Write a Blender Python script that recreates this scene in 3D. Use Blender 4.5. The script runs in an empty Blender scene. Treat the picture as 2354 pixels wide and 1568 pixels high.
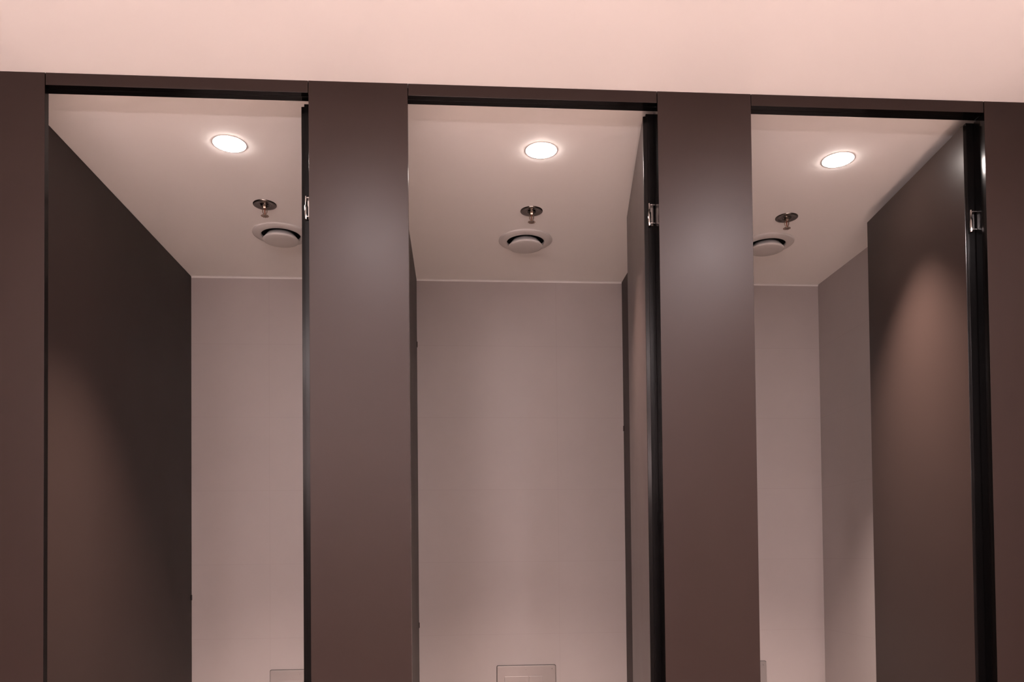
import bpy, bmesh, math
from mathutils import Vector, Matrix

SC = bpy.context.scene
COL = SC.collection
PI = math.pi

# ------------------------------------------------------------------ measures (metres)
CAM_Z = 1.50
CEIL = CAM_Z + 1.2834          # one ceiling over washroom and cubicles
DEPTH = 1.4797                 # cubicle depth, panel fronts at Y = 0
HEAD = CAM_Z + 1.2507          # underside of the header panels
EDGE = [-1.0656, -0.3893, -0.1256, 0.5556, 0.8193, 1.4943]   # pilaster edges along the front
PT = 0.020                     # pilaster panel thickness
ROOM_L, ROOM_R, ROOM_F = -1.75, 1.706, -3.30


# ------------------------------------------------------------------ materials
def new_mat(name):
    m = bpy.data.materials.new(name)
    m.use_nodes = True
    nt = m.node_tree
    return m, nt, nt.nodes['Principled BSDF']


def noise_mat(name, col, rough, scale=6.0, amp=0.06, metallic=0.0, rough_amp=0.06, spec=0.5, bump=0.0, bump_scale=120.0):
    m, nt, b = new_mat(name)
    tc = nt.nodes.new('ShaderNodeTexCoord')
    nz = nt.nodes.new('ShaderNodeTexNoise')
    nz.inputs['Scale'].default_value = scale
    nz.inputs['Detail'].default_value = 4.0
    nt.links.new(tc.outputs['Object'], nz.inputs['Vector'])
    rp = nt.nodes.new('ShaderNodeMapRange')
    rp.inputs['To Min'].default_value = 1 - amp
    rp.inputs['To Max'].default_value = 1 + amp
    nt.links.new(nz.outputs['Fac'], rp.inputs['Value'])
    mx = nt.nodes.new('ShaderNodeMix')
    mx.data_type = 'RGBA'
    mx.blend_type = 'MULTIPLY'
    mx.inputs['Factor'].default_value = 1.0
    mx.inputs['A'].default_value = (*col, 1)
    nt.links.new(rp.outputs['Result'], mx.inputs['B'])
    nt.links.new(mx.outputs['Result'], b.inputs['Base Color'])
    rr = nt.nodes.new('ShaderNodeMapRange')
    rr.inputs['To Min'].default_value = max(0.02, rough - rough_amp)
    rr.inputs['To Max'].default_value = rough + rough_amp
    nt.links.new(nz.outputs['Fac'], rr.inputs['Value'])
    nt.links.new(rr.outputs['Result'], b.inputs['Roughness'])
    b.inputs['Metallic'].default_value = metallic
    b.inputs['Specular IOR Level'].default_value = spec
    if bump > 0:
        n2 = nt.nodes.new('ShaderNodeTexNoise')
        n2.inputs['Scale'].default_value = bump_scale
        nt.links.new(tc.outputs['Object'], n2.inputs['Vector'])
        bp = nt.nodes.new('ShaderNodeBump')
        bp.inputs['Strength'].default_value = bump
        bp.inputs['Distance'].default_value = 0.002
        nt.links.new(n2.outputs['Fac'], bp.inputs['Height'])
        nt.links.new(bp.outputs['Normal'], b.inputs['Normal'])
    return m


def tile_mat(name, axis, col, joint, w=0.65, h=0.33, off=(0.0, 0.0), rough=0.42):
    """large format wall or floor tiles; axis 'x' = wall along X, 'y' = wall along Y, 'z' = floor"""
    m, nt, b = new_mat(name)
    tc = nt.nodes.new('ShaderNodeTexCoord')
    sp = nt.nodes.new('ShaderNodeSeparateXYZ')
    nt.links.new(tc.outputs['Object'], sp.inputs[0])
    cb = nt.nodes.new('ShaderNodeCombineXYZ')
    src = {'x': ('X', 'Z'), 'y': ('Y', 'Z'), 'z': ('X', 'Y')}[axis]
    for k in range(2):
        ad = nt.nodes.new('ShaderNodeMath')
        ad.operation = 'SUBTRACT'
        nt.links.new(sp.outputs[src[k]], ad.inputs[0])
        ad.inputs[1].default_value = off[k]
        nt.links.new(ad.outputs[0], cb.inputs[k])
    br = nt.nodes.new('ShaderNodeTexBrick')
    br.offset = 0.0
    br.squash = 1.0
    br.inputs['Scale'].default_value = 1.0
    br.inputs['Brick Width'].default_value = w
    br.inputs['Row Height'].default_value = h
    br.inputs['Mortar Size'].default_value = 0.0012
    br.inputs['Mortar Smooth'].default_value = 0.3
    br.inputs['Color1'].default_value = (*col, 1)
    br.inputs['Color2'].default_value = (*[c * 0.985 for c in col], 1)
    br.inputs['Mortar'].default_value = (*joint, 1)
    nt.links.new(cb.outputs[0], br.inputs['Vector'])
    nz = nt.nodes.new('ShaderNodeTexNoise')
    nz.inputs['Scale'].default_value = 9.0
    nz.inputs['Detail'].default_value = 5.0
    nt.links.new(tc.outputs['Object'], nz.inputs['Vector'])
    rp = nt.nodes.new('ShaderNodeMapRange')
    rp.inputs['To Min'].default_value = 0.97
    rp.inputs['To Max'].default_value = 1.03
    nt.links.new(nz.outputs['Fac'], rp.inputs['Value'])
    mx = nt.nodes.new('ShaderNodeMix')
    mx.data_type = 'RGBA'
    mx.blend_type = 'MULTIPLY'
    mx.inputs['Factor'].default_value = 1.0
    nt.links.new(br.outputs['Color'], mx.inputs['A'])
    nt.links.new(rp.outputs['Result'], mx.inputs['B'])
    nt.links.new(mx.outputs['Result'], b.inputs['Base Color'])
    b.inputs['Roughness'].default_value = rough
    b.inputs['Specular IOR Level'].default_value = 0.35
    return m


LAMINATE = noise_mat('brown_laminate', (0.0235, 0.0148, 0.0124), 0.40, 5.0, 0.05, spec=0.15, rough_amp=0.03)
DOORLAM = noise_mat('brown_door_laminate', (0.0220, 0.0139, 0.0117), 0.29, 5.0, 0.05, spec=0.22, rough_amp=0.03)
BLACK = noise_mat('black_edge', (0.002, 0.0016, 0.0015), 0.16, 8.0, 0.1, spec=0.18, rough_amp=0.03)
BLACKM = noise_mat('black_aluminium', (0.002, 0.0018, 0.0018), 0.22, 8.0, 0.1, spec=0.15, rough_amp=0.03)
PAINT = noise_mat('white_ceiling_paint', (0.84, 0.82, 0.80), 0.75, 3.0, 0.01, spec=0.2, bump=0.05, bump_scale=300)
WHITE = noise_mat('white_enamel', (0.70, 0.68, 0.66), 0.40, 10.0, 0.02)
VENT = noise_mat('vent_enamel', (0.56, 0.535, 0.515), 0.5, 10.0, 0.02)
CHROME = noise_mat('chrome', (0.50, 0.485, 0.47), 0.16, 20.0, 0.05, metallic=1.0, rough_amp=0.03)
CHROME_REFL = noise_mat('chrome_dark_reflection', (0.20, 0.18, 0.165), 0.14, 20.0, 0.05, metallic=1.0, rough_amp=0.03)  # chrome with the dark reflected surroundings put into its base colour
BRASS = noise_mat('dull_brass', (0.33, 0.25, 0.20), 0.28, 20.0, 0.08, metallic=1.0)
BULB = noise_mat('red_glass_bulb', (0.20, 0.07, 0.04), 0.1, 20.0, 0.05)
SATIN = noise_mat('satin_plate', (0.36, 0.325, 0.31), 0.30, 20.0, 0.03, metallic=0.45)
GAP_SHADE = noise_mat('gap_shade_grey', (0.10, 0.085, 0.08), 0.6, 20.0, 0.05)  # dark tone painted as the shadow line round the flush plate
DUCT_SHADE = noise_mat('duct_shade', (0.004, 0.004, 0.004), 0.8, 8.0, 0.1, spec=0.1)  # near-black tone painted as the shade inside the duct
WALLC, JOINT = (0.365, 0.322, 0.308), (0.335, 0.294, 0.281)
TILE_X = tile_mat('wall_tile_back', 'x', WALLC, JOINT, off=(-0.842, CAM_Z + 0.65))
TILE_Y = tile_mat('wall_tile_side', 'y', WALLC, JOINT, off=(DEPTH, CAM_Z + 0.65))
FLOOR = tile_mat('floor_tile', 'z', (0.58, 0.475, 0.415), (0.36, 0.24, 0.21), 0.6, 0.6, rough=0.45)
GROUT = noise_mat('white_sealant', (0.66, 0.64, 0.62), 0.5, 10.0, 0.02)


def emit_mat(name, col, strength):
    m = bpy.data.materials.new(name)
    m.use_nodes = True
    nt = m.node_tree
    nt.nodes.clear()
    e = nt.nodes.new('ShaderNodeEmission')
    e.inputs['Color'].default_value = (*col, 1)
    e.inputs['Strength'].default_value = strength
    o = nt.nodes.new('ShaderNodeOutputMaterial')
    nt.links.new(e.outputs[0], o.inputs[0])
    return m


LENS = emit_mat('lit_lens', (1.0, 0.88, 0.82), 60.0)


# ------------------------------------------------------------------ mesh helpers
def add_box(bm, x0, x1, y0, y1, z0, z1, mi=0, face_mi=None):
    """axis aligned box; face_mi maps '-x','+x','-y','+y','-z','+z' to a material slot"""
    v = [bm.verts.new((x, y, z)) for x in (x0, x1) for y in (y0, y1) for z in (z0, z1)]
    fs = {'-x': (0, 1, 3, 2), '+x': (4, 6, 7, 5), '-y': (0, 4, 5, 1), '+y': (2, 3, 7, 6), '-z': (0, 2, 6, 4), '+z': (1, 5, 7, 3)}
    for k, idx in fs.items():
        f = bm.faces.new([v[i] for i in idx])
        f.material_index = (face_mi or {}).get(k, mi)
    return v


def add_lathe(bm, prof, n=48, mi=0, mat=None, smooth=True):
    """revolve (r, z) profile round Z"""
    rings = []
    for r, z in prof:
        if r < 1e-6:
            rings.append([bm.verts.new((0, 0, z))])
        else:
            rings.append([bm.verts.new((r * math.cos(2 * PI * i / n), r * math.sin(2 * PI * i / n), z)) for i in range(n)])
    allv = [v for r in rings for v in r]
    for a, b in zip(rings, rings[1:]):
        for i in range(n):
            j = (i + 1) % n
            if len(a) == 1 and len(b) == 1:
                continue
            if len(a) == 1:
                f = bm.faces.new((a[0], b[j], b[i]))
            elif len(b) == 1:
                f = bm.faces.new((a[i], a[j], b[0]))
            else:
                f = bm.faces.new((a[i], a[j], b[j], b[i]))
            f.material_index = mi
            f.smooth = smooth
    if mat is not None:
        bmesh.ops.transform(bm, matrix=mat, verts=allv)
    return allv


def add_tube(bm, pts, r, n=10):
    prev = None
    for i, p in enumerate(pts):
        p = Vector(p)
        d = (Vector(pts[min(i + 1, len(pts) - 1)]) - Vector(pts[max(i - 1, 0)])).normalized()
        u = d.orthogonal().normalized() if prev is None else (prev - d * prev.dot(d)).normalized()
        prev = u
        w = d.cross(u)
        ring = [bm.verts.new(p + r * (math.cos(2 * PI * k / n) * u + math.sin(2 * PI * k / n) * w)) for k in range(n)]
        if i:
            for k in range(n):
                f = bm.faces.new((last[k], last[(k + 1) % n], ring[(k + 1) % n], ring[k]))
                f.smooth = True
        else:
            bm.faces.new(ring[::-1])
        last = ring
    bm.faces.new(last)


def obj(name, bm, mats, parent=None, bevel=0.0, seg=2):
    bmesh.ops.recalc_face_normals(bm, faces=bm.faces[:])
    me = bpy.data.meshes.new(name)
    bm.to_mesh(me)
    bm.free()
    for m in (mats if isinstance(mats, (list, tuple)) else [mats]):
        me.materials.append(m)
    o = bpy.data.objects.new(name, me)
    COL.objects.link(o)
    if parent:
        o.parent = parent
    if bevel:
        md = o.modifiers.new('bevel', 'BEVEL')
        md.width = bevel
        md.segments = seg
        md.limit_method = 'ANGLE'
    return o


def thing(name, label, cat, loc=(0, 0, 0), rz=0.0, group=None):
    o = bpy.data.objects.new(name, None)
    COL.objects.link(o)
    o.empty_display_size = 0.1
    o.location = loc
    o.rotation_euler = (0, 0, rz)
    o['label'] = label
    o['category'] = cat
    o['kind'] = 'thing'
    if group:
        o['group'] = group
    return o


def copy_thing(src, loc, label):
    r = src.copy()
    COL.objects.link(r)
    r.location = loc
    r['label'] = label
    for ch in list(src.children):
        c = ch.copy()
        COL.objects.link(c)
        c.parent = r
        for g in list(ch.children):
            d = g.copy()
            COL.objects.link(d)
            d.parent = c
    return r


def struct(name, bm, m, bevel=0.0):
    o = obj(name, bm, m, None, bevel)
    o['kind'] = 'structure'
    return o


# ------------------------------------------------------------------ room shell
def slab(x0, x1, y0, y1, z0, z1):
    bm = bmesh.new()
    add_box(bm, x0, x1, y0, y1, z0, z1)
    return bm


T = 0.12
struct('floor', slab(ROOM_L - T, ROOM_R + T, ROOM_F - T, DEPTH + T, -0.1, 0), FLOOR)
struct('ceiling', slab(ROOM_L - T, ROOM_R + T, ROOM_F - T, DEPTH + T, CEIL, CEIL + 0.1), PAINT)
struct('wall_back', slab(ROOM_L - T, ROOM_R + T, DEPTH, DEPTH + T, 0, CEIL), TILE_X)
struct('wall_right', slab(ROOM_R, ROOM_R + T, ROOM_F, DEPTH, 0, CEIL), TILE_Y)
struct('wall_left', slab(ROOM_L - T, ROOM_L, ROOM_F, DEPTH, 0, CEIL), TILE_Y)
struct('wall_front', slab(ROOM_L - T, ROOM_R + T, ROOM_F - T, ROOM_F, 0, CEIL), TILE_X)

PART = [-1.183, -0.1806, 0.7845]          # right hand face of each partition
PTH = 0.018
# pale sealant bead in the angle of back wall and ceiling, one run per cubicle
for n, (x0, x1) in enumerate(((PART[0], PART[1] - PTH), (PART[1], PART[2] - PTH), (PART[2], ROOM_R)), 1):
    bm = bmesh.new()
    q = 0.007
    pr = [(DEPTH, CEIL), (DEPTH, CEIL - q), (DEPTH - 0.35 * q, CEIL - 0.4 * q), (DEPTH - q, CEIL)]
    a = [bm.verts.new((x0, y, z)) for y, z in pr]
    b = [bm.verts.new((x1, y, z)) for y, z in pr]
    bm.faces.new(a)
    bm.faces.new(b[::-1])
    for i in range(4):
        bm.faces.new((a[i], b[i], b[(i + 1) % 4], a[(i + 1) % 4]))
    struct('trim_%d' % n, bm, GROUT)

# ------------------------------------------------------------------ front: pilaster panels
PIL = [
    (ROOM_L, EDGE[0], None, 'brown laminate pilaster panel at the far left edge, left of the first cubicle opening'),
    (EDGE[1], EDGE[2], EDGE[1], 'wide brown laminate pilaster panel between the left and middle cubicle openings'),
    (EDGE[3], EDGE[4], EDGE[3], 'brown laminate pilaster panel with a pale lilac sheen between the middle and right openings'),
    (EDGE[5], ROOM_R, EDGE[5], 'dull brown laminate pilaster panel at the far right edge beside the third opening'),
]
for x0, x1, hinge, lab in PIL:
    p = thing('pilaster_panel', lab, 'panel', (x1 if hinge is None else x0, 0, 0), 0, 'brown pilaster panels of the cubicle front')
    ox = p.location.x
    bm = bmesh.new()
    add_box(bm, x0 - ox + (0 if hinge is None else 0.0005), x1 - ox - 0.0005, 0, PT, 0.0, CEIL, 0, {'-x': 1, '+x': 1, '-z': 1})
    obj('panel', bm, [LAMINATE, BLACK], p, 0.0005)
    if hinge is not None:                 # black aluminium return behind the hinge side edge
        bm = bmesh.new()
        add_box(bm, 0.001, 0.016, PT, 0.0475, 0.0, HEAD - 0.0015)
        j = obj('door_jamb', bm, BLACKM, p, 0.0015)
        j['label'] = 'black metal door jamb'

# ------------------------------------------------------------------ front: header panels and stop rails
HDR = ['narrow brown header panel across the top of the left cubicle opening',
       'narrow brown header panel across the top of the middle cubicle opening',
       'narrow brown header panel across the top of the right cubicle opening']
for k in range(3):
    x0, x1 = EDGE[2 * k] + 0.0012, EDGE[2 * k + 1] - 0.0012
    h = thing('header_panel', HDR[k], 'panel', ((x0 + x1) / 2, 0, HEAD), 0, 'brown header panels over the openings')
    w = (x1 - x0) / 2
    bm = bmesh.new()
    add_box(bm, -w, w, 0, PT, 0, CEIL - HEAD, 0, {'-z': 1})
    obj('panel', bm, [LAMINATE, BLACK], h, 0.001)
    bm = bmesh.new()
    add_box(bm, -w - 0.028, w + 0.028, PT, 0.041, 0.0, CEIL - HEAD)
    r = obj('stop_rail', bm, BLACKM, h, 0.001)
    r['label'] = 'black stop rail'

# ------------------------------------------------------------------ partitions
PLAB = ['dark brown full-height partition on the left side of the left cubicle',
        'brown partition seen as a thin sliver on the left side of the middle cubicle',
        'dark brown partition behind the open door on the right side of the middle cubicle']
BRK = [(CAM_Z - 0.154,), (CAM_Z + 0.982, CAM_Z - 0.292), (CAM_Z + 0.60,)]
for k in range(3):
    x1 = PART[k]
    p = thing('cubicle_partition', PLAB[k], 'partition', (x1, PT, 0), 0, 'brown partitions between the cubicles')
    bm = bmesh.new()
    add_box(bm, -PTH, 0, 0.0005, DEPTH - PT - 0.001, 0.0, CEIL - 0.001, 0, {'-y': 1, '+y': 1})
    obj('panel', bm, [LAMINATE, BLACK], p, 0.001)
    for z in BRK[k]:
        side = 1 if k < 2 else -1
        bm = bmesh.new()
        xa = 0 if side > 0 else -PTH
        add_box(bm, min(xa, xa + side * 0.0025), max(xa, xa + side * 0.0025), DEPTH - PT - 0.014, DEPTH - PT - 0.0015, z - 0.012, z + 0.012)
        obj('wall_bracket', bm, BLACKM, p, 0.0006)

# ------------------------------------------------------------------ doors, standing open into the cubicles
DLAB = ['brown door of the left cubicle swung open inward, seen edge-on as a thin black strip',
        'brown door of the middle cubicle swung open inward, a narrow slice of its face visible',
        'brown door of the right cubicle swung wide open, lit by a scallop of light']
DOOR_TOP = CAM_Z + 1.2415
DW = 0.655
for k, ang in enumerate((5.5, 8.3, 5.5)):
    e = EDGE[2 * k + 1]
    d = thing('toilet_door', DLAB[k], 'door', (e, 0.05, 0), 0, 'brown cubicle doors')
    # leaf: local frame with its hinge edge at the origin, running along +Y, face on -X
    bm = bmesh.new()
    vs = add_box(bm, 0, 0.012, 0, DW, 0.15, DOOR_TOP, 0, {'-y': 1, '+y': 1, '-z': 1, '+z': 1})
    M = Matrix.Translation((-0.0285, 0.001, 0)) @ Matrix.Rotation(-math.radians(ang), 4, 'Z')
    bmesh.ops.transform(bm, matrix=M, verts=bm.verts[:])
    obj('leaf', bm, [DOORLAM, BLACK], d, 0.001)
    bm = bmesh.new()
    add_box(bm, -0.0205, 0.014, 0.0, 0.024, 0.15, CAM_Z + 1.2485)
    # hinge stile stands proud of the leaf edge
    s = obj('hinge_stile', bm, BLACKM, d, 0.0006)
    s['label'] = 'black hinge stile'
    # hinge: plate, two flanges, two-stage barrel
    hz = CAM_Z + 0.960
    bm = bmesh.new()
    add_box(bm, -0.0165, -0.003, -0.0022, 0.0, hz - 0.030, hz + 0.030)
    hg = obj('hinge', bm, CHROME, d, 0.0006)
    hg['label'] = 'chrome hinge'
    bm = bmesh.new()
    Mx = Matrix.Translation((-0.0150, -0.0058, hz))
    add_lathe(bm, [(0, -0.032), (0.0042, -0.032), (0.0046, -0.031), (0.0046, 0.006), (0.0030, 0.0065), (0.0030, 0.031), (0.0026, 0.032), (0, 0.032)], 20, 0, Mx)
    obj('barrel', bm, CHROME, hg)
    for sz in (-0.027, 0.0245):
        bm = bmesh.new()
        add_box(bm, -0.0130, 0.0, -0.011, -0.001, hz + sz, hz + sz + 0.003)
        obj('flange', bm, CHROME, hg, 0.0005)

# ------------------------------------------------------------------ ceiling fittings
LX = [-0.690, 0.270, 1.237]
PLACE = ['left', 'middle', 'right']
LIGHT_Y = 0.335
SPR = [(-0.683, 0.746), (0.279, 0.755), (1.249, 0.767)]
VNT = [(-0.682, 1.000), (0.279, 1.020), (1.268, 1.010)]

dl = thing('downlight', 'round glowing downlight in the ceiling of the left cubicle', 'light', (LX[0], LIGHT_Y, CEIL), 0, 'cubicle downlights')
bm = bmesh.new()
add_lathe(bm, [(0.0462, 0.0), (0.0462, -0.0006), (0.0490, -0.0010), (0.0515, -0.0007), (0.0522, 0.0)], 64)
obj('trim_ring', bm, WHITE, dl)
bm = bmesh.new()
add_lathe(bm, [(0, -0.0062), (0.020, -0.0058), (0.034, -0.0046), (0.042, -0.0030), (0.0459, -0.0006)], 64)
lens = obj('lens', bm, LENS, dl)
lens['label'] = 'glowing lens'
copy_thing(dl, (LX[1], LIGHT_Y - 0.008, CEIL), 'round glowing downlight in the ceiling of the middle cubicle')
copy_thing(dl, (LX[2], LIGHT_Y + 0.004, CEIL), 'round glowing downlight in the ceiling of the right cubicle')

sp = thing('sprinkler', 'small chrome fire sprinkler hanging from the ceiling of the left cubicle', 'sprinkler', (*SPR[0], CEIL), 0, 'ceiling fire sprinklers')
bm = bmesh.new()
add_lathe(bm, [(0.0415, 0.0), (0.0415, -0.002), (0.0400, -0.0035), (0.0340, -0.0042), (0.0300, -0.0030), (0.0230, -0.0012), (0.0140, -0.0010), (0.0135, -0.0030), (0.0, -0.0030)], 48)
obj('escutcheon', bm, CHROME_REFL, sp)
bm = bmesh.new()
add_lathe(bm, [(0, -0.0025), (0.0095, -0.0025), (0.0095, -0.0095), (0.0080, -0.0110), (0.0070, -0.0150), (0, -0.0150)], 6, smooth=False)
obj('body', bm, BRASS, sp)
for s in (-1, 1):
    bm = bmesh.new()
    add_tube(bm, [(s * 0.0062, 0, -0.0125), (s * 0.0078, 0, -0.019), (s * 0.0074, 0, -0.028), (s * 0.0030, 0, -0.0365), (s * 0.0008, 0, -0.0390)], 0.0018)
    obj('frame_arm', bm, BRASS, sp)
bm = bmesh.new()
add_tube(bm, [(0, 0, -0.0150), (0, 0, -0.026), (0, 0, -0.0375)], 0.0021)
obj('glass_bulb', bm, BULB, sp)
bm = bmesh.new()
n = 24
ctr = [bm.verts.new((0, 0, z)) for z in (-0.0390, -0.0408)]
ring = []
for i in range(n * 2):
    r = 0.0140 if i % 4 < 2 else 0.0112
    a = 2 * PI * i / (n * 2)
    ring.append([bm.verts.new((r * math.cos(a), r * math.sin(a), z - 0.002 * (r / 0.014))) for z in (-0.0390, -0.0408)])
for i in range(n * 2):
    a, b = ring[i], ring[(i + 1) % (n * 2)]
    bm.faces.new((ctr[0], a[0], b[0]))
    bm.faces.new((ctr[1], b[1], a[1]))
    bm.faces.new((a[0], a[1], b[1], b[0]))
obj('deflector', bm, BRASS, sp)
copy_thing(sp, (*SPR[1], CEIL), 'small chrome fire sprinkler hanging from the ceiling of the middle cubicle')
copy_thing(sp, (*SPR[2], CEIL), 'small chrome fire sprinkler hanging from the ceiling of the right cubicle')

vt = thing('exhaust_vent', 'round white ceiling exhaust vent partly hidden by the left cubicle door edge', 'vent', (*VNT[0], CEIL), 0, 'round ceiling exhaust vents')
bm = bmesh.new()
add_lathe(bm, [(0.1075, 0.0), (0.1075, -0.003), (0.1040, -0.0055), (0.0900, -0.0090), (0.0790, -0.0105), (0.0760, -0.0100), (0.0745, -0.0080), (0.0740, -0.0015)], 72)
obj('flange', bm, VENT, vt)
bm = bmesh.new()
add_lathe(bm, [(0.0742, -0.0012), (0.0, -0.0012)], 48)
g = obj('duct_shade_disc', bm, DUCT_SHADE, vt)  # flat disc coloured as shade; no hole is cut in the ceiling
g['label'] = 'dark disc painted as duct shade'
bm = bmesh.new()
add_lathe(bm, [(0.0, -0.0020), (0.050, -0.0020), (0.064, -0.0200), (0.0690, -0.0255), (0.0685, -0.0275), (0.060, -0.0300), (0.030, -0.0318), (0.0, -0.0322)], 64)
obj('valve_disc', bm, VENT, vt)
copy_thing(vt, (*VNT[1], CEIL), 'whole round white exhaust vent in the ceiling of the middle cubicle')
copy_thing(vt, (*VNT[2], CEIL), 'round white exhaust vent half hidden behind the pilaster in the right cubicle')

# ------------------------------------------------------------------ flush plates on the back wall
PW, PH = 0.266, 0.170
fp = thing('flush_plate', 'whole satin flush plate with two buttons on the middle cubicle back wall', 'flush plate',
           (0.3029, DEPTH, CAM_Z - 0.4830 - PH / 2), 0, 'flush plates above the toilets')


def rrect(bm, w, h, r, y0, y1, cx=0, cz=0, n=6):
    a, b = [], []
    for (sx, sz, st) in ((1, 1, 0), (-1, 1, PI / 2), (-1, -1, PI), (1, -1, 1.5 * PI)):
        for i in range(n + 1):
            t = st + PI / 2 * i / n
            x = cx + sx * (w / 2 - r) + r * math.cos(t)
            z = cz + sz * (h / 2 - r) + r * math.sin(t)
            a.append(bm.verts.new((x, y0, z)))
            b.append(bm.verts.new((x, y1, z)))
    m = len(a)
    bm.faces.new(a)
    bm.faces.new(b[::-1])
    for i in range(m):
        bm.faces.new((a[i], b[i], b[(i + 1) % m], a[(i + 1) % m]))


bm = bmesh.new()
rrect(bm, PW, PH, 0.006, -0.013, 0.004)
obj('cover', bm, SATIN, fp, 0.0016)
bm = bmesh.new()
rrect(bm, PW + 0.006, PH + 0.006, 0.008, -0.004, 0.003)
obj('gap_shade_rim', bm, GAP_SHADE, fp, 0.0005)  # slightly larger dark rim stands for the shadow gap behind the cover
for (w, cx, lab) in ((0.108, -0.0465, None), (0.062, 0.0430, None)):
    bm = bmesh.new()
    rrect(bm, w, 0.100, 0.004, -0.0165, -0.0125, cx, -0.012)
    obj('button', bm, SATIN, fp, 0.0012)
copy_thing(fp, (-0.841 + PW / 2, DEPTH, CAM_Z - 0.4830 - PH / 2), 'flush plate low on the left cubicle back wall, cut off by the door strip')
copy_thing(fp, (1.421 - PW / 2, DEPTH, CAM_Z - 0.4850 - PH / 2), 'flush plate showing only its right edge beside the third pilaster')

# ------------------------------------------------------------------ lights
LAMP = (1.0, 0.82, 0.745)


def light(name, typ, loc, energy, col, rot=(0, 0, 0), **kw):
    l = bpy.data.lights.new(name, typ)
    l.energy = energy
    l.color = col
    for k, v in kw.items():
        setattr(l, k, v)
    o = bpy.data.objects.new(name, l)
    COL.objects.link(o)
    o.location = loc
    o.rotation_euler = rot
    return o


for x, dy in zip(LX, (0, -0.008, 0.004)):
    light('downlight_beam', 'SPOT', (x, LIGHT_Y + dy, CEIL - 0.012), 235.0, LAMP, spot_size=math.radians(81), spot_blend=1.0, shadow_soft_size=0.03)
# washroom lights: two ceiling lamps in front, then added unseen fill behind the camera
ROOMC = (1.0, 0.85, 0.855)
light('washroom_area_light', 'AREA', (1.02, -0.98, CEIL - 0.01), 15.0, ROOMC, shape='DISK', size=0.16)
light('washroom_area_light', 'AREA', (-0.30, -0.95, CEIL - 0.01), 10.0, ROOMC, shape='DISK', size=0.16)
light('washroom_area_light', 'AREA', (0.90, -2.60, CEIL - 0.01), 13.0, ROOMC, shape='DISK', size=0.16)  # unseen fill light, added to brighten the washroom ceiling by bounce
light('washroom_area_light', 'AREA', (-1.15, -2.60, CEIL - 0.01), 13.0, ROOMC, shape='DISK', size=0.16)  # second added fill, placed to keep its reflection off the pilasters
light('added_ceiling_uplight', 'AREA', (-0.45, ROOM_F + 0.15, 2.0), 90.0, ROOMC, (PI, 0, 0), shape='RECTANGLE', size=2.3, size_y=0.12)  # invented uplight, added only to brighten the ceiling; nothing real holds it

w = bpy.data.worlds.new('World')
SC.world = w
w.use_nodes = True
w.node_tree.nodes['Background'].inputs[0].default_value = (0.0, 0.0, 0.0, 1)
w.node_tree.nodes['Background'].inputs[1].default_value = 0.0

# ------------------------------------------------------------------ camera
cam = bpy.data.cameras.new('camera')
cam.sensor_fit = 'HORIZONTAL'
cam.sensor_width = 36.0
cam.lens = 36.0 * 1806 / 2354
cam.shift_y = (1247.56 - 784) / 2354
cam.clip_start = 0.02
co = bpy.data.objects.new('camera', cam)
COL.objects.link(co)
yaw, pitch, roll = math.radians(3.8958), math.radians(1.2339), math.radians(-0.5869)
R = Matrix.Rotation(-yaw, 4, 'Z') @ Matrix.Rotation(PI / 2 + pitch, 4, 'X') @ Matrix.Rotation(roll, 4, 'Z')
co.matrix_world = Matrix.Translation((0, -2.1, CAM_Z)) @ R
SC.camera = co

vs = SC.view_settings
vs.view_transform = 'Standard'
vs.look = 'None'
vs.gamma = 1.0
vs.use_curve_mapping = False
vs.exposure = 1.3
